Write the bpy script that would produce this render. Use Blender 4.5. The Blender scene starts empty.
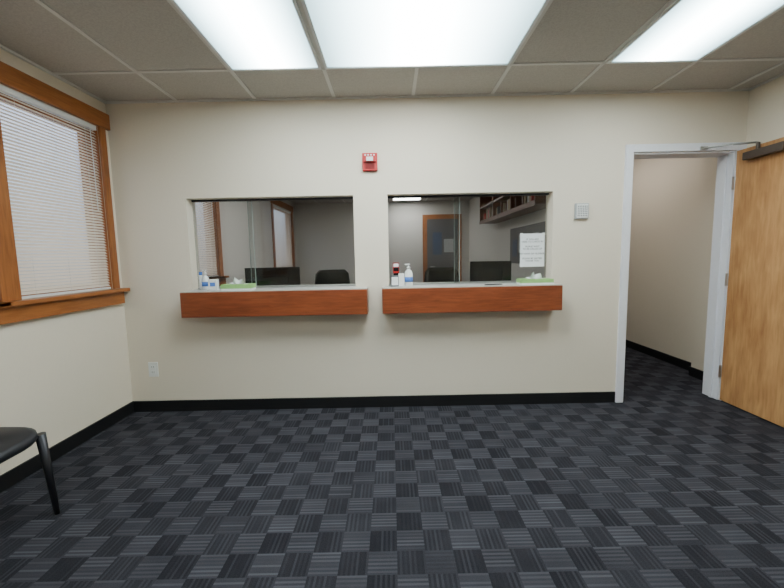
import bpy, bmesh, math, random
from mathutils import Vector, Matrix
random.seed(4)

# ------------------------------------------------------------ materials
def newmat(name):
    m = bpy.data.materials.new(name); m.use_nodes = True
    nt = m.node_tree
    b = nt.nodes['Principled BSDF']
    return m, nt, b
def N(nt, t, **kw):
    n = nt.nodes.new(t)
    for k, v in kw.items(): setattr(n, k, v)
    return n
def math_(nt, op, a, b=None, c=None):
    n = nt.nodes.new('ShaderNodeMath'); n.operation = op
    for i, v in enumerate((a, b, c)):
        if v is None: continue
        if isinstance(v, (int, float)): n.inputs[i].default_value = v
        else: nt.links.new(v, n.inputs[i])
    return n.outputs[0]
def mixc(nt, f, a, b):
    n = nt.nodes.new('ShaderNodeMix'); n.data_type = 'RGBA'
    if isinstance(f, (int, float)): n.inputs[0].default_value = f
    else: nt.links.new(f, n.inputs[0])
    for i, v in ((6, a), (7, b)):
        if isinstance(v, tuple): n.inputs[i].default_value = (*v, 1)
        else: nt.links.new(v, n.inputs[i])
    return n.outputs[2]
def noisy(name, c, rough=0.6, scale=30, amt=0.08, bump=0.0, metal=0.0, spec=0.5, trans=0.0):
    m, nt, b = newmat(name)
    tc = N(nt, 'ShaderNodeNewGeometry')
    no = N(nt, 'ShaderNodeTexNoise'); no.inputs['Scale'].default_value = scale; no.inputs['Detail'].default_value = 4
    nt.links.new(tc.outputs['Position'], no.inputs['Vector'])
    c2 = tuple(max(0, v*(1-amt*2)) for v in c); c1 = tuple(min(1, v*(1+amt)) for v in c)
    nt.links.new(mixc(nt, no.outputs[0], c2, c1), b.inputs['Base Color'])
    b.inputs['Roughness'].default_value = rough; b.inputs['Metallic'].default_value = metal
    b.inputs['Specular IOR Level'].default_value = spec
    if bump:
        bp = N(nt, 'ShaderNodeBump'); bp.inputs['Strength'].default_value = bump; bp.inputs['Distance'].default_value = 0.002
        nt.links.new(no.outputs[0], bp.inputs['Height']); nt.links.new(bp.outputs[0], b.inputs['Normal'])
    return m
def wood(name, dark, light, axis='X', scale=6, rough=0.35, stretch=12, spec=0.5, mott=0.4):
    m, nt, b = newmat(name)
    g = N(nt, 'ShaderNodeNewGeometry'); mp = N(nt, 'ShaderNodeMapping')
    s = [stretch]*3; s['XYZ'.index(axis)] = 1
    mp.inputs['Scale'].default_value = s
    nt.links.new(g.outputs['Position'], mp.inputs['Vector'])
    a = N(nt, 'ShaderNodeTexNoise'); a.inputs['Scale'].default_value = scale; a.inputs['Detail'].default_value = 6; a.inputs['Distortion'].default_value = 0.6
    nt.links.new(mp.outputs[0], a.inputs['Vector'])
    a2 = N(nt, 'ShaderNodeTexNoise'); a2.inputs['Scale'].default_value = 3.0; a2.inputs['Detail'].default_value = 3
    mp2 = N(nt, 'ShaderNodeMapping'); s2 = [2.2]*3; s2['XYZ'.index(axis)] = 0.9; mp2.inputs['Scale'].default_value = s2
    nt.links.new(g.outputs['Position'], mp2.inputs['Vector']); nt.links.new(mp2.outputs[0], a2.inputs['Vector'])
    f = math_(nt, 'ADD', math_(nt, 'MULTIPLY', a.outputs[0], 1-mott), math_(nt, 'MULTIPLY', a2.outputs[0], mott))
    r = N(nt, 'ShaderNodeMapRange'); r.inputs[1].default_value = 0.35; r.inputs[2].default_value = 0.65
    nt.links.new(f, r.inputs[0])
    nt.links.new(mixc(nt, r.outputs[0], dark, light), b.inputs['Base Color'])
    b.inputs['Roughness'].default_value = rough; b.inputs['Specular IOR Level'].default_value = spec
    return m
def emis(name, c, s, band=False):
    m, nt, b = newmat(name)
    b.inputs['Base Color'].default_value = (0.8, 0.85, 0.88, 1)
    b.inputs['Emission Color'].default_value = (*c, 1); b.inputs['Emission Strength'].default_value = s
    if band:
        tc = N(nt, 'ShaderNodeTexCoord'); sp = N(nt, 'ShaderNodeSeparateXYZ')
        nt.links.new(tc.outputs['Generated'], sp.inputs[0])
        d = math_(nt, 'ABSOLUTE', math_(nt, 'SUBTRACT', sp.outputs[0], 0.5))
        k = math_(nt, 'SUBTRACT', 1.0, math_(nt, 'MULTIPLY', d, 1.9)); k = math_(nt, 'POWER', math_(nt, 'MAXIMUM', k, 0.0), 1.5)
        st = math_(nt, 'MULTIPLY_ADD', k, s*2.3, s*0.13)
        nt.links.new(st, b.inputs['Emission Strength'])
        nt.links.new(mixc(nt, k, (0.55, 0.90, 1.0), (1.0, 0.965, 0.90)), b.inputs['Emission Color'])
    return m

PAINT = noisy('wall_paint', (0.765, 0.685, 0.565), 0.55, 60, 0.015, 0.08, spec=0.3)
PAINT_G = noisy('office_paint', (0.64, 0.62, 0.58), 0.7, 60, 0.02)
WHITE = noisy('white_trim_paint', (0.80, 0.80, 0.85), 0.4, 40, 0.02)
BASEB = noisy('black_rubber_base', (0.008, 0.008, 0.009), 0.45, 30, 0.1)
CHERRY = wood('cherry_laminate', (0.17, 0.036, 0.012), (0.30, 0.075, 0.025), 'X', 7, 0.35)
TRIMW = wood('stained_wood_trim', (0.25, 0.078, 0.018), (0.40, 0.14, 0.035), 'Y', 7, 0.4)
TRIMV = wood('stained_wood_upright', (0.25, 0.078, 0.018), (0.40, 0.14, 0.035), 'Z', 7, 0.4)
DOORW = wood('door_veneer', (0.38, 0.17, 0.06), (0.66, 0.36, 0.15), 'Z', 5, 0.4, 8, mott=0.55)
SHELFW = wood('dark_brown_wood', (0.10, 0.026, 0.012), (0.19, 0.055, 0.025), 'Y', 7, 0.4)
COUNTER = noisy('counter_laminate', (0.50, 0.48, 0.45), 0.3, 120, 0.08)
BLACK = noisy('black_plastic', (0.006, 0.006, 0.008), 0.5, 30, 0.1, spec=0.2)
CHAIRB = noisy('black_vinyl', (0.012, 0.013, 0.018), 0.5, 200, 0.2, 0.15)
CHAIRO = noisy('black_office_fabric', (0.006, 0.006, 0.008), 0.9, 200, 0.2, spec=0.1)
DARKM = noisy('dark_metal', (0.03, 0.03, 0.035), 0.35, 30, 0.1, metal=0.6)
STEEL = noisy('steel', (0.5, 0.5, 0.5), 0.35, 30, 0.05, metal=1.0)
GREYP = noisy('grey_plastic', (0.42, 0.43, 0.44), 0.5, 60, 0.05)
DGREY = noisy('dark_grey_plastic', (0.10, 0.10, 0.11), 0.5, 60, 0.05)
WPLAS = noisy('white_plastic', (0.8, 0.8, 0.78), 0.4, 60, 0.02)
PAPER = noisy('paper', (0.82, 0.82, 0.84), 0.8, 60, 0.02)
INK = noisy('ink', (0.05, 0.05, 0.06), 0.8, 60, 0.02)
RED = noisy('red_plastic', (0.50, 0.012, 0.012), 0.4, 60, 0.05)
GREEN = noisy('green_card', (0.30, 0.55, 0.18), 0.6, 60, 0.1)
BLUE = noisy('blue_label', (0.08, 0.2, 0.6), 0.5, 60, 0.1)
DBLUE = noisy('dark_blue_poster', (0.05, 0.08, 0.16), 0.5, 60, 0.1)
TAN = noisy('tan_cardboard', (0.4, 0.3, 0.2), 0.7, 60, 0.1)
BRONZE = noisy('bronze_closer', (0.10, 0.075, 0.06), 0.4, 30, 0.1, metal=0.4)
GRID = noisy('ceiling_tbar', (0.66, 0.645, 0.62), 0.5, 30, 0.03)
FIXF = noisy('fixture_frame', (0.75, 0.77, 0.78), 0.4, 30, 0.03)
LENS = emis('fixture_lens', (0.93, 0.98, 1.0), 11.0, band=True)
LENS_HALL_FILL = emis('hall_fill_lens', (1.0, 0.95, 0.88), 4.5)  # glow of the added hall fill panel
LENS_OFF = emis('fixture_lens_office', (1.0, 0.98, 0.95), 18.0)

def tile_mat():
    m, nt, b = newmat('ceiling_tile')
    g = N(nt, 'ShaderNodeNewGeometry')
    a = N(nt, 'ShaderNodeTexNoise'); a.inputs['Scale'].default_value = 130; a.inputs['Detail'].default_value = 5
    nt.links.new(g.outputs['Position'], a.inputs['Vector'])
    r = N(nt, 'ShaderNodeMapRange'); r.inputs[1].default_value = 0.4; r.inputs[2].default_value = 0.6
    nt.links.new(a.outputs[0], r.inputs[0])
    nt.links.new(mixc(nt, r.outputs[0], (0.45, 0.42, 0.39), (0.51, 0.48, 0.445)), b.inputs['Base Color'])
    b.inputs['Roughness'].default_value = 0.9
    return m
TILE = tile_mat()

def carpet_mat():
    m, nt, b = newmat('carpet_tile')
    g = N(nt, 'ShaderNodeNewGeometry'); sp = N(nt, 'ShaderNodeSeparateXYZ')
    nt.links.new(g.outputs['Position'], sp.inputs[0])
    B = 0.118
    x = math_(nt, 'DIVIDE', sp.outputs[0], B); y = math_(nt, 'DIVIDE', sp.outputs[1], B)
    fx = math_(nt, 'FLOOR', x); fy = math_(nt, 'FLOOR', y)
    par = math_(nt, 'FLOORED_MODULO', math_(nt, 'ADD', fx, fy), 2.0)
    cx = math_(nt, 'FRACT', x); cy = math_(nt, 'FRACT', y)
    ip = math_(nt, 'SUBTRACT', 1.0, par)
    c = math_(nt, 'ADD', math_(nt, 'MULTIPLY', cy, par), math_(nt, 'MULTIPLY', cx, ip))
    idx = math_(nt, 'FLOOR', math_(nt, 'MULTIPLY', c, 6.0))
    sf = math_(nt, 'FRACT', math_(nt, 'MULTIPLY', c, 6.0))
    line = math_(nt, 'GREATER_THAN', sf, 0.5)
    cv = N(nt, 'ShaderNodeCombineXYZ'); nt.links.new(fx, cv.inputs[0]); nt.links.new(fy, cv.inputs[1])
    wn = N(nt, 'ShaderNodeTexWhiteNoise'); nt.links.new(cv.outputs[0], wn.inputs['Vector'])
    cv2 = N(nt, 'ShaderNodeCombineXYZ')
    nt.links.new(math_(nt, 'ADD', fx, math_(nt, 'MULTIPLY', idx, 0.13)), cv2.inputs[0]); nt.links.new(fy, cv2.inputs[1])
    wn2 = N(nt, 'ShaderNodeTexWhiteNoise'); nt.links.new(cv2.outputs[0], wn2.inputs['Vector'])
    fine = N(nt, 'ShaderNodeTexNoise'); fine.inputs['Scale'].default_value = 260; fine.inputs['Detail'].default_value = 2
    nt.links.new(g.outputs['Position'], fine.inputs['Vector'])
    big = N(nt, 'ShaderNodeTexNoise'); big.inputs['Scale'].default_value = 6; big.inputs['Detail'].default_value = 3
    nt.links.new(g.outputs['Position'], big.inputs['Vector'])
    v = math_(nt, 'MULTIPLY_ADD', par, 0.22, 0.02)
    v = math_(nt, 'ADD', v, math_(nt, 'MULTIPLY', wn.outputs[0], 0.15))
    lam = math_(nt, 'MULTIPLY', math_(nt, 'MULTIPLY', line, wn2.outputs[0]), math_(nt, 'MULTIPLY_ADD', par, 0.28, 0.24))
    v = math_(nt, 'ADD', v, lam)
    v = math_(nt, 'ADD', v, math_(nt, 'MULTIPLY', math_(nt, 'SUBTRACT', fine.outputs[0], 0.5), 0.5))
    v = math_(nt, 'ADD', v, math_(nt, 'MULTIPLY', math_(nt, 'SUBTRACT', big.outputs[0], 0.5), 0.3))
    nt.links.new(mixc(nt, v, (0.013, 0.0125, 0.0165), (0.080, 0.079, 0.094)), b.inputs['Base Color'])
    b.inputs['Roughness'].default_value = 0.95; b.inputs['Specular IOR Level'].default_value = 0.15
    bp = N(nt, 'ShaderNodeBump'); bp.inputs['Strength'].default_value = 0.4; bp.inputs['Distance'].default_value = 0.003
    nt.links.new(fine.outputs[0], bp.inputs['Height']); nt.links.new(bp.outputs[0], b.inputs['Normal'])
    return m
CARPET = carpet_mat()

def glass_mat(name, tint=(0.93, 0.95, 0.95), k=0.10):
    m = bpy.data.materials.new(name); m.use_nodes = True; nt = m.node_tree; nt.nodes.clear()
    out = N(nt, 'ShaderNodeOutputMaterial'); tr = N(nt, 'ShaderNodeBsdfTransparent'); gl = N(nt, 'ShaderNodeBsdfGlossy')
    tr.inputs[0].default_value = (*tint, 1); gl.inputs['Roughness'].default_value = 0.0
    lw = N(nt, 'ShaderNodeLayerWeight'); lw.inputs[0].default_value = 0.35
    f = math_(nt, 'MULTIPLY_ADD', lw.outputs['Fresnel'], 0.35, k*0.5)
    mx = N(nt, 'ShaderNodeMixShader'); nt.links.new(f, mx.inputs[0]); nt.links.new(tr.outputs[0], mx.inputs[1]); nt.links.new(gl.outputs[0], mx.inputs[2])
    nt.links.new(mx.outputs[0], out.inputs[0]); return m
GLASS = glass_mat('pane_glass', (0.88, 0.90, 0.90), 0.05)
WGLASS = glass_mat('window_glass', (0.95, 0.97, 0.98), 0.06)
EDGE = noisy('glass_edge', (0.30, 0.36, 0.34), 0.2, 30, 0.05)

def slat_mat():
    m = bpy.data.materials.new('blind_slat'); m.use_nodes = True; nt = m.node_tree; nt.nodes.clear()
    out = N(nt, 'ShaderNodeOutputMaterial'); d = N(nt, 'ShaderNodeBsdfDiffuse'); t = N(nt, 'ShaderNodeBsdfTranslucent')
    d.inputs[0].default_value = (0.86, 0.77, 0.66, 1); t.inputs[0].default_value = (0.86, 0.75, 0.62, 1)
    mx = N(nt, 'ShaderNodeMixShader'); mx.inputs[0].default_value = 0.35
    nt.links.new(d.outputs[0], mx.inputs[1]); nt.links.new(t.outputs[0], mx.inputs[2]); nt.links.new(mx.outputs[0], out.inputs[0]); return m
SLAT = slat_mat()

# ------------------------------------------------------------ mesh builder
class MB:
    def __init__(s): s.bm = bmesh.new(); s.mats = []
    def mi(s, m):
        if m not in s.mats: s.mats.append(m)
        return s.mats.index(m)
    def _tag(s, faces, m, smooth=False):
        i = s.mi(m)
        for f in faces: f.material_index = i; f.smooth = smooth
    def box(s, x0, x1, y0, y1, z0, z1, m, rot=None, bev=0):
        vs = [s.bm.verts.new((x, y, z)) for x in (x0, x1) for y in (y0, y1) for z in (z0, z1)]
        q = [(0, 1, 3, 2), (4, 6, 7, 5), (0, 4, 5, 1), (2, 3, 7, 6), (0, 2, 6, 4), (1, 5, 7, 3)]
        fs = [s.bm.faces.new([vs[i] for i in a]) for a in q]
        s._tag(fs, m)
        if bev:
            es = list({e for f in fs for e in f.edges})
            r = bmesh.ops.bevel(s.bm, geom=es, offset=bev, segments=2, affect='EDGES', profile=0.6)
            s._tag(r['faces'], m)
            vs = list({v for f in r['faces'] for v in f.verts} | {v for v in vs if v.is_valid})
        if rot is not None:
            bmesh.ops.transform(s.bm, matrix=rot, verts=[v for v in vs if v.is_valid])
        return vs
    def tube(s, pts, rads, m, seg=12, cap=True):
        pts = [Vector(p) for p in pts]
        if isinstance(rads, (int, float)): rads = [rads]*len(pts)
        rings = []
        for i, p in enumerate(pts):
            d = (pts[min(i+1, len(pts)-1)] - pts[max(i-1, 0)]).normalized()
            a = Vector((1, 0, 0))
            if abs(d.z) < 0.99: a = d.cross(Vector((0, 0, 1))).normalized()
            b = d.cross(a).normalized()
            rings.append([s.bm.verts.new(p + (a*math.cos(t)+b*math.sin(t))*rads[i]) for t in [2*math.pi*k/seg for k in range(seg)]])
        fs = []
        for r0, r1 in zip(rings, rings[1:]):
            for k in range(seg):
                fs.append(s.bm.faces.new((r0[k], r0[(k+1) % seg], r1[(k+1) % seg], r1[k])))
        s._tag(fs, m, True)
        if cap:
            s._tag([s.bm.faces.new(rings[0][::-1]), s.bm.faces.new(rings[-1])], m)
    def lathe(s, cx, cy, prof, m, seg=20, sx=1, sy=1):
        rings = [[s.bm.verts.new((cx+r*math.cos(2*math.pi*k/seg)*sx, cy+r*math.sin(2*math.pi*k/seg)*sy, z)) for k in range(seg)] for r, z in prof]
        fs = []
        for r0, r1 in zip(rings, rings[1:]):
            for k in range(seg): fs.append(s.bm.faces.new((r0[k], r0[(k+1) % seg], r1[(k+1) % seg], r1[k])))
        s._tag(fs, m, True)
        s._tag([s.bm.faces.new(rings[0][::-1]), s.bm.faces.new(rings[-1])], m)
    def done(s, name, bevel=0, subsurf=0, origin=None):
        bmesh.ops.recalc_face_normals(s.bm, faces=s.bm.faces)
        me = bpy.data.meshes.new(name)
        if origin is None:
            c = [v.co for v in s.bm.verts]
            origin = Vector([(min(p[i] for p in c)+max(p[i] for p in c))/2 for i in range(2)] + [min(p[2] for p in c)])
        bmesh.ops.translate(s.bm, vec=-Vector(origin), verts=s.bm.verts)
        s.bm.to_mesh(me); s.bm.free()
        for m in s.mats: me.materials.append(m)
        o = bpy.data.objects.new(name, me); o.location = origin
        bpy.context.collection.objects.link(o)
        if bevel:
            b = o.modifiers.new('bevel', 'BEVEL'); b.width = bevel; b.segments = 2; b.limit_method = 'ANGLE'; b.angle_limit = 0.9
        return o

def wall(name, axis, a0, a1, t0, t1, z0, z1, holes, mat):
    mb = MB()
    def bx(u0, u1, w0, w1):
        if u1-u0 < 1e-4 or w1-w0 < 1e-4: return
        if axis == 'X': mb.box(u0, u1, t0, t1, w0, w1, mat)
        else: mb.box(t0, t1, u0, u1, w0, w1, mat)
    cur = a0
    for h in sorted(holes):
        bx(cur, h[0], z0, z1)
        bx(h[0], h[1], z0, h[2]); bx(h[0], h[1], h[3], z1)
        cur = h[1]
    bx(cur, a1, z0, z1)
    return mb.done(name)

# ------------------------------------------------------------ dimensions
XL, XR, H = -2.16, 2.76, 2.45
YB = -5.2          # wall behind the camera
YO = 5.6           # far office wall
T = 0.14
WL = (-1.60, -0.29); WR = (-0.02, 1.28); ZS, ZT = 0.96, 1.72
DX0, DX1, DZ = 1.885, 2.69, 2.0

# shell
mb = MB(); mb.box(XL-T, 3.25, YB-T, YO+T, -0.06, 0, CARPET); mb.done('floor')
mb = MB(); mb.box(XL-T, 3.25, YB-T, YO+T, H, H+0.08, TILE); mb.done('ceiling')
wall('wall_back', 'X', XL, 3.2, 0, T, 0, H, [(WL[0], WL[1], ZS, ZT), (WR[0], WR[1], ZS, ZT), (DX0, DX1, 0, DZ)], PAINT)
WINS = [(-1.66, -0.95), (-0.84, -0.105), (-4.3, -3.2), (0.95, 1.70), (4.0, 5.3)]
ZW0, ZW1 = 1.03, 2.24
wall('wall_left', 'Y', YB, T, XL-T, XL, 0, H, [(a, b, ZW0, ZW1) for a, b in WINS[:3]], PAINT)
wall('wall_office_left', 'Y', T, YO, XL-T, XL, 0, H, [(a, b, ZW0, ZW1) for a, b in WINS[3:]], PAINT_G)
wall('wall_right', 'Y', YB, 0, XR, XR+T, 0, H, [], PAINT)
wall('wall_front', 'X', XL-T, XR+T, YB-T, YB, 0, H, [], PAINT)
wall('wall_office_far', 'X', XL-T, 3.2, YO, YO+T, 0, H, [], PAINT_G)
wall('wall_office_partition', 'Y', T, YO, 1.78, 1.87, 0, H, [], PAINT_G)
mb = MB(); mb.box(3.06, 3.2, T, YO, 0, H, PAINT); mb.box(2.95, 3.06, T, 0.62, 0, H, PAINT); mb.done('wall_hall')

# ceiling grid
mb = MB(); g = 0.012; SP = 0.60
xs = [0.79+SP*k for k in range(-4, 4)]
ys = []
y = -0.46
while y > YB: ys.append(y); y -= 1.22
for x in xs: mb.box(x-g, x+g, YB, 0, H-0.006, H+0.001, GRID)
for y in ys: mb.box(XL, XR, y-g, y+g, H-0.006, H+0.001, GRID)
mb.box(XL, XR, -0.02, 0, H-0.012, H, GRID); mb.box(XL, XL+0.02, YB, 0, H-0.012, H, GRID); mb.box(XR-0.02, XR, YB, 0, H-0.012, H, GRID)
for x in xs:
    if x < 1.7: mb.box(x-g, x+g, T, YO, H-0.006, H+0.001, GRID)
for y in (1.0, 2.22, 3.44, 4.66): mb.box(XL, 1.78, y-g, y+g, H-0.006, H+0.001, GRID)
mb.done('trim_ceiling_grid')

def fixture(x0, x1, y0, y1, lens):
    mb = MB(); f = 0.018; z = H
    mb.box(x0, x1, y0, y0+f, z-0.016, z-0.001, FIXF); mb.box(x0, x1, y1-f, y1, z-0.016, z-0.001, FIXF)
    mb.box(x0, x0+f, y0+f, y1-f, z-0.016, z-0.001, FIXF); mb.box(x1-f, x1, y0+f, y1-f, z-0.016, z-0.001, FIXF)
    mb.box(x0+f, x1-f, y0+f, y1-f, z-0.010, z-0.002, lens)
    return mb.done('ceiling_or_fill_light')  # shared by the room's own fixtures and the added fill panels
e = 0.012
for a in [(-0.41, 0.79, -1.68, -0.46), (-1.01, -0.41, -1.68, -0.46), (1.39, 1.99, -1.68, -0.46),
          (-1.01, -0.41, -4.12, -2.90), (1.39, 1.99, -4.12, -2.90)]:  # this pair behind the camera is unseen fill, added to even the light
    fixture(a[0]+e, a[1]-e, a[2]+e, a[3]-e, LENS)
fixture(0.05, 0.66, 4.75, 5.3, LENS_OFF); fixture(-1.0, -0.42, 1.4, 2.6, LENS_OFF)  # second panel is added fill, hidden above the sightline, to brighten the office
fixture(2.15, 2.75, 0.9, 2.1, LENS_HALL_FILL)  # unseen fill panel added to light the corridor

# baseboards
bh = 0.09; bt = 0.012
mb = MB(); mb.box(XL, DX0-0.062, -bt, 0, 0, bh, BASEB); mb.done('baseboard_back')
mb = MB(); mb.box(XL, XL+bt, YB, -bt, 0, bh, BASEB); mb.done('baseboard_left')
mb = MB(); mb.box(XR-bt, XR, YB, -0.03, 0, bh, BASEB); mb.done('baseboard_right')
mb = MB(); mb.box(XL+bt, XR-bt, YB, YB+bt, 0, bh, BASEB); mb.done('baseboard_front')
mb = MB(); mb.box(3.06-bt, 3.06, 0.62, YO, 0, bh, BASEB); mb.box(2.95-bt, 2.95, T, 0.62+bt, 0, bh, BASEB); mb.box(2.95, 3.06-bt, 0.62, 0.62+bt, 0, bh, BASEB); mb.done('baseboard_hall')

# ------------------------------------------------------------ windows on left wall
def window(name, spans, y0, y1):
    mb = MB()
    near = -0.2 < y1 < 0
    yh = -0.004 if near else y1+0.10
    ys_ = -0.012 if near else y1+0.13
    cw = 0.055 if near else 0.09
    mb.box(XL, XL+0.025, y0-0.10, yh, ZW1, ZW1+0.115, TRIMW)
    mb.box(XL-0.06, XL+0.07, spans[0][0], spans[0][1], ZW0-0.022, ZW0, TRIMW)
    mb.box(XL, XL+0.07, y0-0.13, ys_, ZW0-0.025, ZW0, TRIMW)
    mb.box(XL, XL+0.035, y0-0.10, ys_-0.02, ZW0-0.12, ZW0-0.025, TRIMW)
    mb.box(XL, XL+0.02, y0-0.09, y0, ZW0, ZW1, TRIMV)
    mb.box(XL, XL+0.02, y1, y1+cw, ZW0, ZW1, TRIMV)
    for (a, b), (c, d) in zip(spans, spans[1:]): mb.box(XL, XL+0.02, b, c, ZW0, ZW1, TRIMV)
    for a, b in spans:
        f = 0.045
        x0, x1 = XL-0.12, XL-0.07
        mb.box(x0, x1, a, a+f, ZW0, ZW1, TRIMV); mb.box(x0, x1, b-f, b, ZW0, ZW1, TRIMV)
        mb.box(x0, x1, a+f, b-f, ZW0, ZW0+f, TRIMW); mb.box(x0, x1, a+f, b-f, ZW1-f, ZW1, TRIMW)
        mb.box(XL-0.10, XL-0.094, a+f, b-f, ZW0+f, ZW1-f, WGLASS)
        mb.box(XL-0.07, XL, a, a+0.006, ZW0, ZW1, TRIMV); mb.box(XL-0.07, XL, b-0.006, b, ZW0, ZW1, TRIMV)
    return mb.done(name, bevel=0.002)
window('window_1', [WINS[0], WINS[1]], WINS[0][0], WINS[1][1])
window('window_2', [WINS[2]], *WINS[2])
window('window_3', [WINS[3]], *WINS[3])
window('window_4', [WINS[4]], *WINS[4])

def blind(a, b):
    mb = MB(); a += 0.008; b -= 0.008; xc = XL-0.018
    mb.box(xc-0.016, xc+0.016, a, b, ZW1-0.034, ZW1-0.002, WPLAS)
    z = ZW1-0.05; w = 0.0125; t = math.radians(44)
    while z > ZW0+0.03:
        prof = [(-w, 0), (-w*0.4, 0.0018), (w*0.4, 0.0018), (w, 0)]
        pp = [(xc + p*math.cos(t)-q*math.sin(t), z - p*math.sin(t)*1.0 - q*math.cos(t)*-1) for p, q in prof]
        vs = [[mb.bm.verts.new((px, yy, pz)) for px, pz in pp] for yy in (a, b)]
        fs = [mb.bm.faces.new((vs[0][i], vs[0][i+1], vs[1][i+1], vs[1][i])) for i in range(3)]
        mb._tag(fs, SLAT, True)
        z -= 0.0205
    mb.box(xc-0.012, xc+0.012, a, b, ZW0+0.004, ZW0+0.016, WPLAS)
    n = 3
    for i in range(n):
        yy = a + (b-a)*(0.15+0.7*i/(n-1)); mb.tube([(xc+0.014, yy, ZW0+0.01), (xc+0.014, yy, ZW1-0.03)], 0.0008, WPLAS, 4)
    mb.tube([(xc+0.016, b-0.06, ZW1-0.03), (xc+0.018, b-0.06, ZW1-0.62)], 0.003, WPLAS, 6)
    mb.done('window_blind')
for a, b in WINS: blind(a, b)

# ------------------------------------------------------------ service windows & counters
def service(name, x0, x1, split):
    mb = MB()
    yg = 0.095
    zb = 1.0
    mb.box(x0, x1, yg-0.012, yg+0.022, ZT-0.014, ZT, DARKM)
    mb.box(x0, x1, yg-0.008, yg+0.018, zb, zb+0.008, STEEL)
    mb.box(x0+0.002, split+0.02, yg-0.004, yg+0.001, zb+0.008, ZT-0.014, GLASS)
    mb.box(split-0.02, x1-0.002, yg+0.009, yg+0.014, zb+0.008, ZT-0.014, GLASS)
    mb.box(split+0.018, split+0.0215, yg-0.005, yg+0.002, zb+0.008, ZT-0.014, EDGE)
    mb.box(split-0.0215, split-0.018, yg+0.008, yg+0.015, zb+0.008, ZT-0.014, EDGE)
    return mb.done(name)
service('service_window_1', WL[0], WL[1], -1.14)
service('service_window_2', WR[0], WR[1], 0.54)
def counter(x0, x1, w):
    mb = MB()
    mb.box(x0, x1, -0.155, -0.001, 0.992, 1.0, COUNTER)
    mb.box(w[0], w[1], -0.001, T+0.22, 0.962, 1.0, COUNTER)
    mb.box(x0, x1, -0.16, -0.001, 0.80, 0.992, CHERRY)
    mb.done('counter_shelf', bevel=0.003)
counter(-1.615, -0.19, WL); counter(-0.075, 1.30, WR)

# ------------------------------------------------------------ door frame / door
mb = MB(); tw = 0.058
mb.box(DX0-tw, DX0, -0.018, 0, 0, DZ+tw, WHITE)
mb.box(DX1, XR-0.002, -0.018, 0, 0, DZ+tw, WHITE)
mb.box(DX0, DX1, -0.018, 0, DZ, DZ+tw, WHITE)
mb.box(DX0, DX0+0.014, 0, T+0.01, 0, DZ, WHITE)
mb.box(DX1-0.014, DX1, 0, T+0.01, 0, DZ, WHITE)
mb.box(DX0+0.014, DX1-0.014, 0, T+0.01, DZ-0.014, DZ, WHITE)
mb.box(DX1-0.026, DX1-0.014, 0.05, 0.075, 0, DZ-0.014, WHITE)
mb.box(DX0+0.014, DX0+0.026, 0.05, 0.075, 0, DZ-0.014, WHITE)
mb.done('trim_door_frame', bevel=0.002)
mb = MB()
LX0, LX1 = 2.676, 2.718
mb.box(LX0, LX1, -0.815, -0.024, 0.012, DZ-0.01, DOORW)
for z in (0.25, 1.0, 1.75):
    mb.tube([(2.68, -0.0215, z-0.05), (2.68, -0.0215, z+0.05)], 0.007, STEEL, 8)
    mb.box(2.655, 2.678, -0.022, -0.019, z-0.05, z+0.05, STEEL)
mb.tube([(LX0, -0.75, 0.95), (LX0-0.05, -0.75, 0.95)], 0.011, STEEL); mb.tube([(LX0-0.05, -0.755, 0.95), (LX0-0.05, -0.64, 0.95)], 0.009, STEEL)
mb.tube([(LX0-0.006, -0.75, 0.95), (LX0, -0.75, 0.95)], 0.03, STEEL, 20)
door = mb.done('door_1', bevel=0.0015, origin=(2.69, -0.022, 0))
mb = MB()
mb.box(LX0-0.055, LX0-0.001, -0.42, -0.13, 1.895, 1.95, BRONZE)
mb.tube([(LX0-0.028, -0.22, 1.95), (LX0-0.028, -0.22, 2.0)], 0.012, BRONZE)
mb.tube([(LX0-0.028, -0.22, 2.0), (2.52, -0.16, 2.005)], 0.008, STEEL, 8)
mb.tube([(2.52, -0.16, 2.008), (2.42, -0.022, 2.015)], 0.007, STEEL, 8)
mb.box(2.39, 2.45, -0.03, -0.0185, 2.005, 2.03, STEEL)
mb.done('door_closer', bevel=0.003)

# ------------------------------------------------------------ wall devices
mb = MB(); cx, cz = -0.15, 1.965
mb.box(cx-0.058, cx+0.058, -0.03, 0, cz-0.065, cz+0.065, RED)
mb.box(cx-0.045, cx+0.045, -0.05, -0.03, cz-0.005, cz+0.035, RED)
mb.box(cx-0.026, cx+0.026, -0.062, -0.05, cz+0.0, cz+0.03, WPLAS)
for i in range(5): mb.box(cx-0.035, cx+0.035, -0.033, -0.03, cz-0.052+i*0.008, cz-0.048+i*0.008, BLACK)
for i in range(4): mb.box(cx-0.04+i*0.022, cx-0.028+i*0.022, -0.033, -0.03, cz+0.045, cz+0.055, PAPER)
mb.done('fire_alarm_strobe', bevel=0.004)
mb = MB(); cx, cz = 1.50, 1.56
mb.box(cx-0.052, cx+0.052, -0.02, 0, cz-0.06, cz+0.06, GREYP)
mb.box(cx-0.044, cx+0.044, -0.026, -0.02, cz-0.052, cz+0.052, WPLAS)
for i in range(6):
    for j in range(6): mb.box(cx-0.038+i*0.0135, cx-0.030+i*0.0135, -0.0275, -0.026, cz-0.040+j*0.0145, cz-0.032+j*0.0145, DGREY)
mb.done('wall_speaker', bevel=0.002)
mb = MB(); cx, cz = -1.965, 0.355
mb.box(cx-0.038, cx+0.038, -0.007, 0, cz-0.06, cz+0.06, WPLAS)
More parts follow.
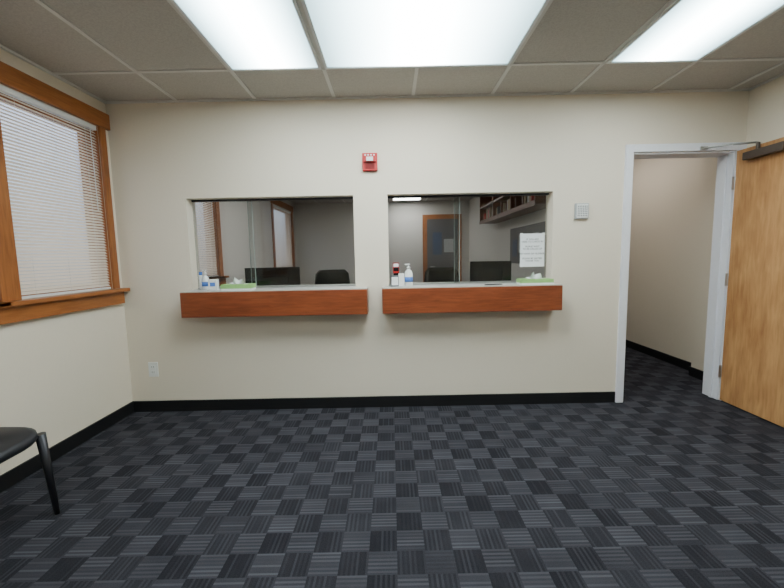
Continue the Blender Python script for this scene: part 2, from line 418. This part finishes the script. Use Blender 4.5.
for dz in (-0.022, 0.022):
    mb.box(cx-0.018, cx+0.018, -0.010, -0.007, cz+dz-0.015, cz+dz+0.015, WPLAS)
    mb.box(cx-0.009, cx-0.006, -0.0108, -0.010, cz+dz-0.005, cz+dz+0.008, BLACK); mb.box(cx+0.006, cx+0.009, -0.0108, -0.010, cz+dz-0.005, cz+dz+0.008, BLACK)
mb.done('power_outlet', bevel=0.001)

# ------------------------------------------------------------ sign on glass
def text_on(name, body, parent, loc, size, mat=INK):
    c = bpy.data.curves.new(name, 'FONT'); c.body = body; c.size = size; c.align_x = 'CENTER'; c.align_y = 'CENTER'; c.extrude = 0.0002
    c.materials.append(mat); o = bpy.data.objects.new(name, c); bpy.context.collection.objects.link(o)
    o.parent = parent; o.location = Vector(loc)-parent.location; o.rotation_euler = (math.pi/2, 0, 0)
mb = MB(); sx, sz = 1.16, 1.265
mb.box(sx-0.10, sx+0.10, 0.1, 0.1015, sz-0.135, sz+0.135, PAPER)
for dx in (-0.09, 0.09): mb.box(sx+dx-0.012, sx+dx+0.012, 0.0993, 0.1, sz+0.12, sz+0.14, WPLAS)
sign = mb.done('paper_sign')
text_on('sign_text', "IF YOU ARE\nHERE TO CHECK IN\n\nPLEASE WAIT\nTO BE CALLED UP\n\nBY NAME OR NUMBER\n\nPLEASE BE SEATED\nTHANK YOU", sign, (sx, 0.0992, sz), 0.0195)

# ------------------------------------------------------------ counter items
ZC = 1.0
def sanitizer(x, y, s=1.0, body=None):
    mb = MB(); body = body or WPLAS
    z = ZC+0.0005
    mb.lathe(x, y, [(0.030*s, z), (0.033*s, z+0.005), (0.033*s, z+0.10*s), (0.026*s, z+0.125*s), (0.012*s, z+0.135*s), (0.012*s, z+0.145*s)], body, sy=0.7)
    mb.lathe(x, y, [(0.0338*s, z+0.035*s), (0.0338*s, z+0.075*s)], BLUE, sy=0.72)
    mb.lathe(x, y, [(0.015*s, z+0.143*s), (0.015*s, z+0.158*s), (0.005*s, z+0.160*s), (0.005*s, z+0.178*s)], WPLAS)
    mb.box(x-0.032*s, x+0.01*s, y-0.007, y+0.007, z+0.176*s, z+0.186*s, WPLAS)
    mb.done('hand_sanitizer_bottle')
def tissue(x, y, l=0.23, h=0.055, rz=0.0):
    mb = MB(); z = ZC+0.0005
    mb.box(x-l/2, x+l/2, y-0.055, y+0.055, z, z+h*0.45, WPLAS)
    mb.box(x-l/2-0.0005, x+l/2+0.0005, y-0.0555, y+0.0555, z+h*0.3, z+h, GREEN)
    mb.box(x-0.05, x+0.05, y-0.012, y+0.012, z+h, z+h+0.001, DGREY)
    n = 9; bot = []; top = []
    for i in range(n):
        t = i/(n-1)
        bot.append(mb.bm.verts.new((x-0.04+0.08*t, y+0.006*math.sin(i*2.1), z+h)))
        top.append(mb.bm.verts.new((x-0.075+0.15*t, y+0.022*math.sin(i*1.7), z+h+0.04+0.018*math.sin(i*2.3+1)-0.045*(t-0.5)**2*4)))
    mb._tag([mb.bm.faces.new((bot[i], bot[i+1], top[i+1], top[i])) for i in range(n-1)], PAPER, True)
    mb.done('tissue_box')
sanitizer(-1.475, -0.03, 0.86)
mb = MB(); mb.box(-1.445, -1.375, -0.055, -0.015, ZC, ZC+0.085, WPLAS, bev=0.004); mb.box(-1.43, -1.39, -0.0565, -0.055, ZC+0.03, ZC+0.06, BLUE); mb.done('wipes_box')
mb = MB(); mb.tube([(-1.515, -0.02, ZC), (-1.515, -0.02, ZC+0.12)], 0.016, WPLAS, 16); mb.tube([(-1.515, -0.02, ZC+0.12), (-1.515, -0.02, ZC+0.145)], 0.012, BLUE, 16); mb.done('small_bottle')
tissue(-1.20, -0.07, 0.23, 0.045)
mb = MB(); mb.box(-0.005, 0.055, -0.05, 0.01, ZC, ZC+0.085, DGREY, bev=0.003); mb.box(0.0, 0.05, -0.052, -0.05, ZC+0.01, ZC+0.075, PAPER)
mb.box(0.055, 0.10, -0.045, 0.01, ZC, ZC+0.10, WPLAS, bev=0.003); mb.done('brochure_holder')
mb = MB(); mb.box(0.012, 0.062, 0.075, 0.079, 1.10, 1.185, RED); mb.box(0.016, 0.058, 0.0742, 0.075, 1.115, 1.145, BLACK); mb.box(0.016, 0.058, 0.0742, 0.075, 1.15, 1.178, PAPER)
mb.box(0.015, 0.06, 0.068, 0.079, ZC, 1.10, BLACK); mb.done('card_sign')
sanitizer(0.135, -0.03, 0.95)
tissue(1.12, -0.07, 0.25, 0.04)
mb = MB(); mb.tube([(0.72, -0.10, ZC+0.004), (0.86, -0.085, ZC+0.004)], 0.004, BLACK, 8); mb.tube([(0.86, -0.085, ZC+0.004), (0.872, -0.084, ZC+0.004)], [0.004, 0.001], STEEL, 8); mb.done('ballpoint_pen')

# ------------------------------------------------------------ office contents
def desk(x0, x1):
    mb = MB(); mb.box(x0, x1, T+0.01, 1.25, 0.72, 0.75, COUNTER)
    for x in (x0+0.02, x1-0.06): mb.box(x, x+0.04, T+0.05, 1.2, 0, 0.72, DGREY)
    mb.done('office_desk', bevel=0.002)
desk(-1.9, -0.35); desk(-0.05, 1.55)
def monitor(cx, cy, w, top, rz):
    mb = MB(); h = 0.34; z0 = top-h
    R = Matrix.Translation((cx, cy, 0)) @ Matrix.Rotation(rz, 4, 'Z')
    mb.box(-w/2, w/2, -0.015, 0.015, z0, top, BLACK, rot=R, bev=0.004)
    mb.box(-w*0.3, w*0.3, -0.045, -0.015, z0+0.06, top-0.08, BLACK, rot=R, bev=0.01)
    mb.box(-0.03, 0.03, -0.05, -0.02, 0.76, z0+0.12, BLACK, rot=R)
    mb.box(-0.12, 0.12, -0.12, 0.08, 0.7505, 0.765, BLACK, rot=R)
    mb.done('computer_monitor')
monitor(-1.25, 0.95, 0.56, 1.145, 0.1); monitor(1.04, 0.95, 0.42, 1.165, -0.25)
def ochair(x, y, rz):
    mb = MB(); M = Matrix.Translation((x, y, 0)) @ Matrix.Rotation(rz, 4, 'Z')
    mb.box(-0.24, 0.24, -0.24, 0.24, 0.44, 0.52, CHAIRO, rot=M, bev=0.03)
    n = 8; R0 = []
    for j, zz in enumerate((0.62, 0.66, 0.85, 1.03, 1.08)):
        ww = (0.17, 0.21, 0.23, 0.21, 0.16)[j]
        for off in (0.0, 0.045):
            R0.append([mb.bm.verts.new(M @ Vector((-ww+2*ww*i/n, 0.24+off-0.05*((i/n-0.5)*2)**2+0.02*math.sin(j), zz))) for i in range(n+1)])
    fr = R0[0::2]; bk = R0[1::2]; fs = []
    for L in (fr, bk):
        for a, b in zip(L, L[1:]):
            for i in range(n): fs.append(mb.bm.faces.new((a[i], a[i+1], b[i+1], b[i])))
    for i in range(n):
        fs.append(mb.bm.faces.new((fr[0][i], fr[0][i+1], bk[0][i+1], bk[0][i]))); fs.append(mb.bm.faces.new((fr[-1][i], fr[-1][i+1], bk[-1][i+1], bk[-1][i])))
    for a, b, c, d in zip(fr, fr[1:], bk, bk[1:]):
        fs.append(mb.bm.faces.new((a[0], b[0], d[0], c[0]))); fs.append(mb.bm.faces.new((a[n], b[n], d[n], c[n])))
    mb._tag(fs, CHAIRO, True)
    P = lambda *p: tuple(M @ Vector(p))
    mb.tube([P(0, 0.22, 0.46), P(0, 0.30, 0.55), P(0, 0.27, 0.75)], 0.02, BLACK)
    mb.tube([P(0, 0, 0.08), P(0, 0, 0.45)], 0.028, STEEL)
    for k in range(5):
        a = k*2*math.pi/5
        mb.tube([P(0, 0, 0.10), P(0.29*math.cos(a), 0.29*math.sin(a), 0.065)], [0.024, 0.015], BLACK)
        mb.tube([P(0.29*math.cos(a)-0.02, 0.29*math.sin(a), 0.028), P(0.29*math.cos(a)+0.02, 0.29*math.sin(a), 0.028)], 0.028, BLACK, 14)
    mb.done('office_chair')
ochair(-0.70, 1.62, 0.3); ochair(0.60, 1.62, -0.2)
mb = MB()
X0, X1 = 1.50, 1.778
for z in (1.76, 2.0, 2.22): mb.box(X0, X1, 0.95, 3.4, z-0.012, z+0.012, SHELFW)
for y in (0.95, 1.76, 2.58, 3.378): mb.box(X0, X1, y, y+0.024, 1.75, 2.23, SHELFW)
mb.box(X1-0.01, X1, 0.95, 3.4, 1.75, 2.23, SHELFW)
mb.box(X0-0.004, X0, 0.95, 3.402, 1.735, 1.79, SHELFW)
mb.done('wall_shelf')
mb = MB(); y = 1.0
cols = [TAN, RED, TAN, SHELFW, DGREY, GREYP, SHELFW]
while y < 3.3:
    t = random.uniform(0.02, 0.05)
    if not any(abs(y+t/2-s) < 0.06 for s in (1.77, 2.59)) and random.random() < 0.5:
        mb.box(X0+0.03, X0+0.2, y, y+t, 1.773, 1.773+random.uniform(0.12, 0.19), random.choice(cols))
    y += t+0.004
mb.done('row_of_binders')
mb = MB(); yy = YO
mb.box(0.72, 0.82, yy-0.03, yy-0.001, 0, 2.15, TRIMV); mb.box(1.52, 1.60, yy-0.03, yy-0.001, 0, 2.15, TRIMV); mb.box(0.82, 1.52, yy-0.03, yy-0.001, 2.05, 2.15, TRIMW)
mb.box(0.82, 1.52, yy-0.02, yy-0.001, 0.01, 2.05, DGREY)
mb.box(0.95, 1.15, yy-0.022, yy-0.02, 1.25, 1.75, DBLUE); mb.box(1.2, 1.42, yy-0.022, yy-0.02, 1.3, 1.6, GREYP)
mb.tube([(0.9, yy-0.02, 0.98), (0.9, yy-0.07, 0.98), (0.98, yy-0.075, 0.98)], 0.01, STEEL)
mb.done('door_2')
mb = MB(); mb.box(1.765, 1.779, 1.2, 2.6, 1.1, 1.6, DGREY)
for k in range(5): mb.box(1.762, 1.765, 1.26+k*0.26, 1.44+k*0.26, 1.2+0.05*(k % 2), 1.44+0.05*(k % 2), GREYP if k % 2 else DBLUE)
mb.done('notice_board')

# ------------------------------------------------------------ waiting chair (faces +x, back to left wall)
def wchair(x, y):
    mb = MB(); bm = mb.bm
    def ring(z, sx, sy, dz=0):
        vs = []
        for k in range(32):
            t = 2*math.pi*k/32; c, s_ = math.cos(t), math.sin(t)
            px = math.copysign(abs(c)**0.5, c)*sx; py = math.copysign(abs(s_)**0.5, s_)*sy
            drop = -0.018*max(0, (px/sx))**3
            vs.append(bm.verts.new((x+px, y+py, z+drop)))
        return vs
    rings = [ring(0.405, 0.19, 0.20), ring(0.412, 0.215, 0.225), ring(0.43, 0.225, 0.235), ring(0.45, 0.22, 0.23), ring(0.458, 0.20, 0.21), ring(0.455, 0.12, 0.13), ring(0.452, 0.03, 0.03)]
    fs = []
    for a, b in zip(rings, rings[1:]):
        for k in range(32): fs.append(bm.faces.new((a[k], a[(k+1) % 32], b[(k+1) % 32], b[k])))
    fs.append(bm.faces.new(rings[0][::-1])); fs.append(bm.faces.new(rings[-1])); mb._tag(fs, CHAIRB, True)
    for sy in (-1, 1):
        mb.tube([(x+0.195, y+sy*0.20, 0.425), (x+0.212, y+sy*0.222, 0.0)], [0.021, 0.012], DARKM, 12)
        mb.tube([(x-0.19, y+sy*0.20, 0.42), (x-0.212, y+sy*0.215, 0.0)], [0.021, 0.012], DARKM, 12)
        mb.tube([(x-0.19, y+sy*0.20, 0.41), (x-0.20, y+sy*0.20, 0.60), (x-0.225, y+sy*0.19, 0.80)], [0.014, 0.013, 0.011], DARKM, 12)
    mb.tube([(x-0.19, y-0.2, 0.40), (x-0.19, y+0.2, 0.40)], 0.012, DARKM); mb.tube([(x+0.17, y-0.2, 0.40), (x+0.17, y+0.2, 0.40)], 0.012, DARKM)
    n = 12; L = []
    zs = [0.57, 0.59, 0.70, 0.81, 0.84]; ws = [0.18, 0.205, 0.22, 0.215, 0.19]
    for zz, ww in zip(zs, ws):
        for off in (0, 0.025):
            L.append([bm.verts.new((x-0.195-off-0.03*(1-((i/n-0.5)*2)**2)-(zz-0.57)*0.07+0.03, y-ww+2*ww*i/n, zz)) for i in range(n+1)])
    fr = L[0::2]; bk = L[1::2]; fs = []
    for Q in (fr, bk):
        for a, b in zip(Q, Q[1:]):
            for i in range(n): fs.append(bm.faces.new((a[i], a[i+1], b[i+1], b[i])))
    for i in range(n):
        fs.append(bm.faces.new((fr[0][i], fr[0][i+1], bk[0][i+1], bk[0][i]))); fs.append(bm.faces.new((fr[-1][i], fr[-1][i+1], bk[-1][i+1], bk[-1][i])))
    for a, b, c, d in zip(fr, fr[1:], bk, bk[1:]):
        fs.append(bm.faces.new((a[0], b[0], d[0], c[0]))); fs.append(bm.faces.new((a[n], b[n], d[n], c[n])))
    mb._tag(fs, CHAIRB, True)
    mb.done('waiting_room_chair')
wchair(-1.895, -1.475)
wchair(-1.895, -2.10)

# ------------------------------------------------------------ world + camera
w = bpy.data.worlds.new('World'); bpy.context.scene.world = w; w.use_nodes = True
nt = w.node_tree; bg = nt.nodes['Background']
tc = N(nt, 'ShaderNodeTexCoord'); sp = N(nt, 'ShaderNodeSeparateXYZ'); nt.links.new(tc.outputs['Generated'], sp.inputs[0])
r = N(nt, 'ShaderNodeMapRange'); r.inputs[1].default_value = -0.1; r.inputs[2].default_value = 0.25
nt.links.new(sp.outputs[2], r.inputs[0])
nt.links.new(mixc(nt, r.outputs[0], (0.35, 0.37, 0.42), (0.72, 0.80, 1.0)), bg.inputs[0]); bg.inputs[1].default_value = 2.2

F = 375.0; p = math.atan(38/F); th = 0.02
f = Vector((0, math.cos(p), -math.sin(p))); rr = Vector((1, 0, 0)); up = Vector((0, math.sin(p), math.cos(p)))
r2 = rr*math.cos(th)-up*math.sin(th); u2 = up*math.cos(th)+rr*math.sin(th)
cd = bpy.data.cameras.new('camera'); cam = bpy.data.objects.new('camera', cd); bpy.context.collection.objects.link(cam)
cd.sensor_width = 36; cd.lens = F/784*36; cd.clip_start = 0.02
M = Matrix((r2, u2, -f)).transposed().to_4x4(); M.translation = Vector((0, -3.0, 1.24)); cam.matrix_world = M
bpy.context.scene.camera = cam
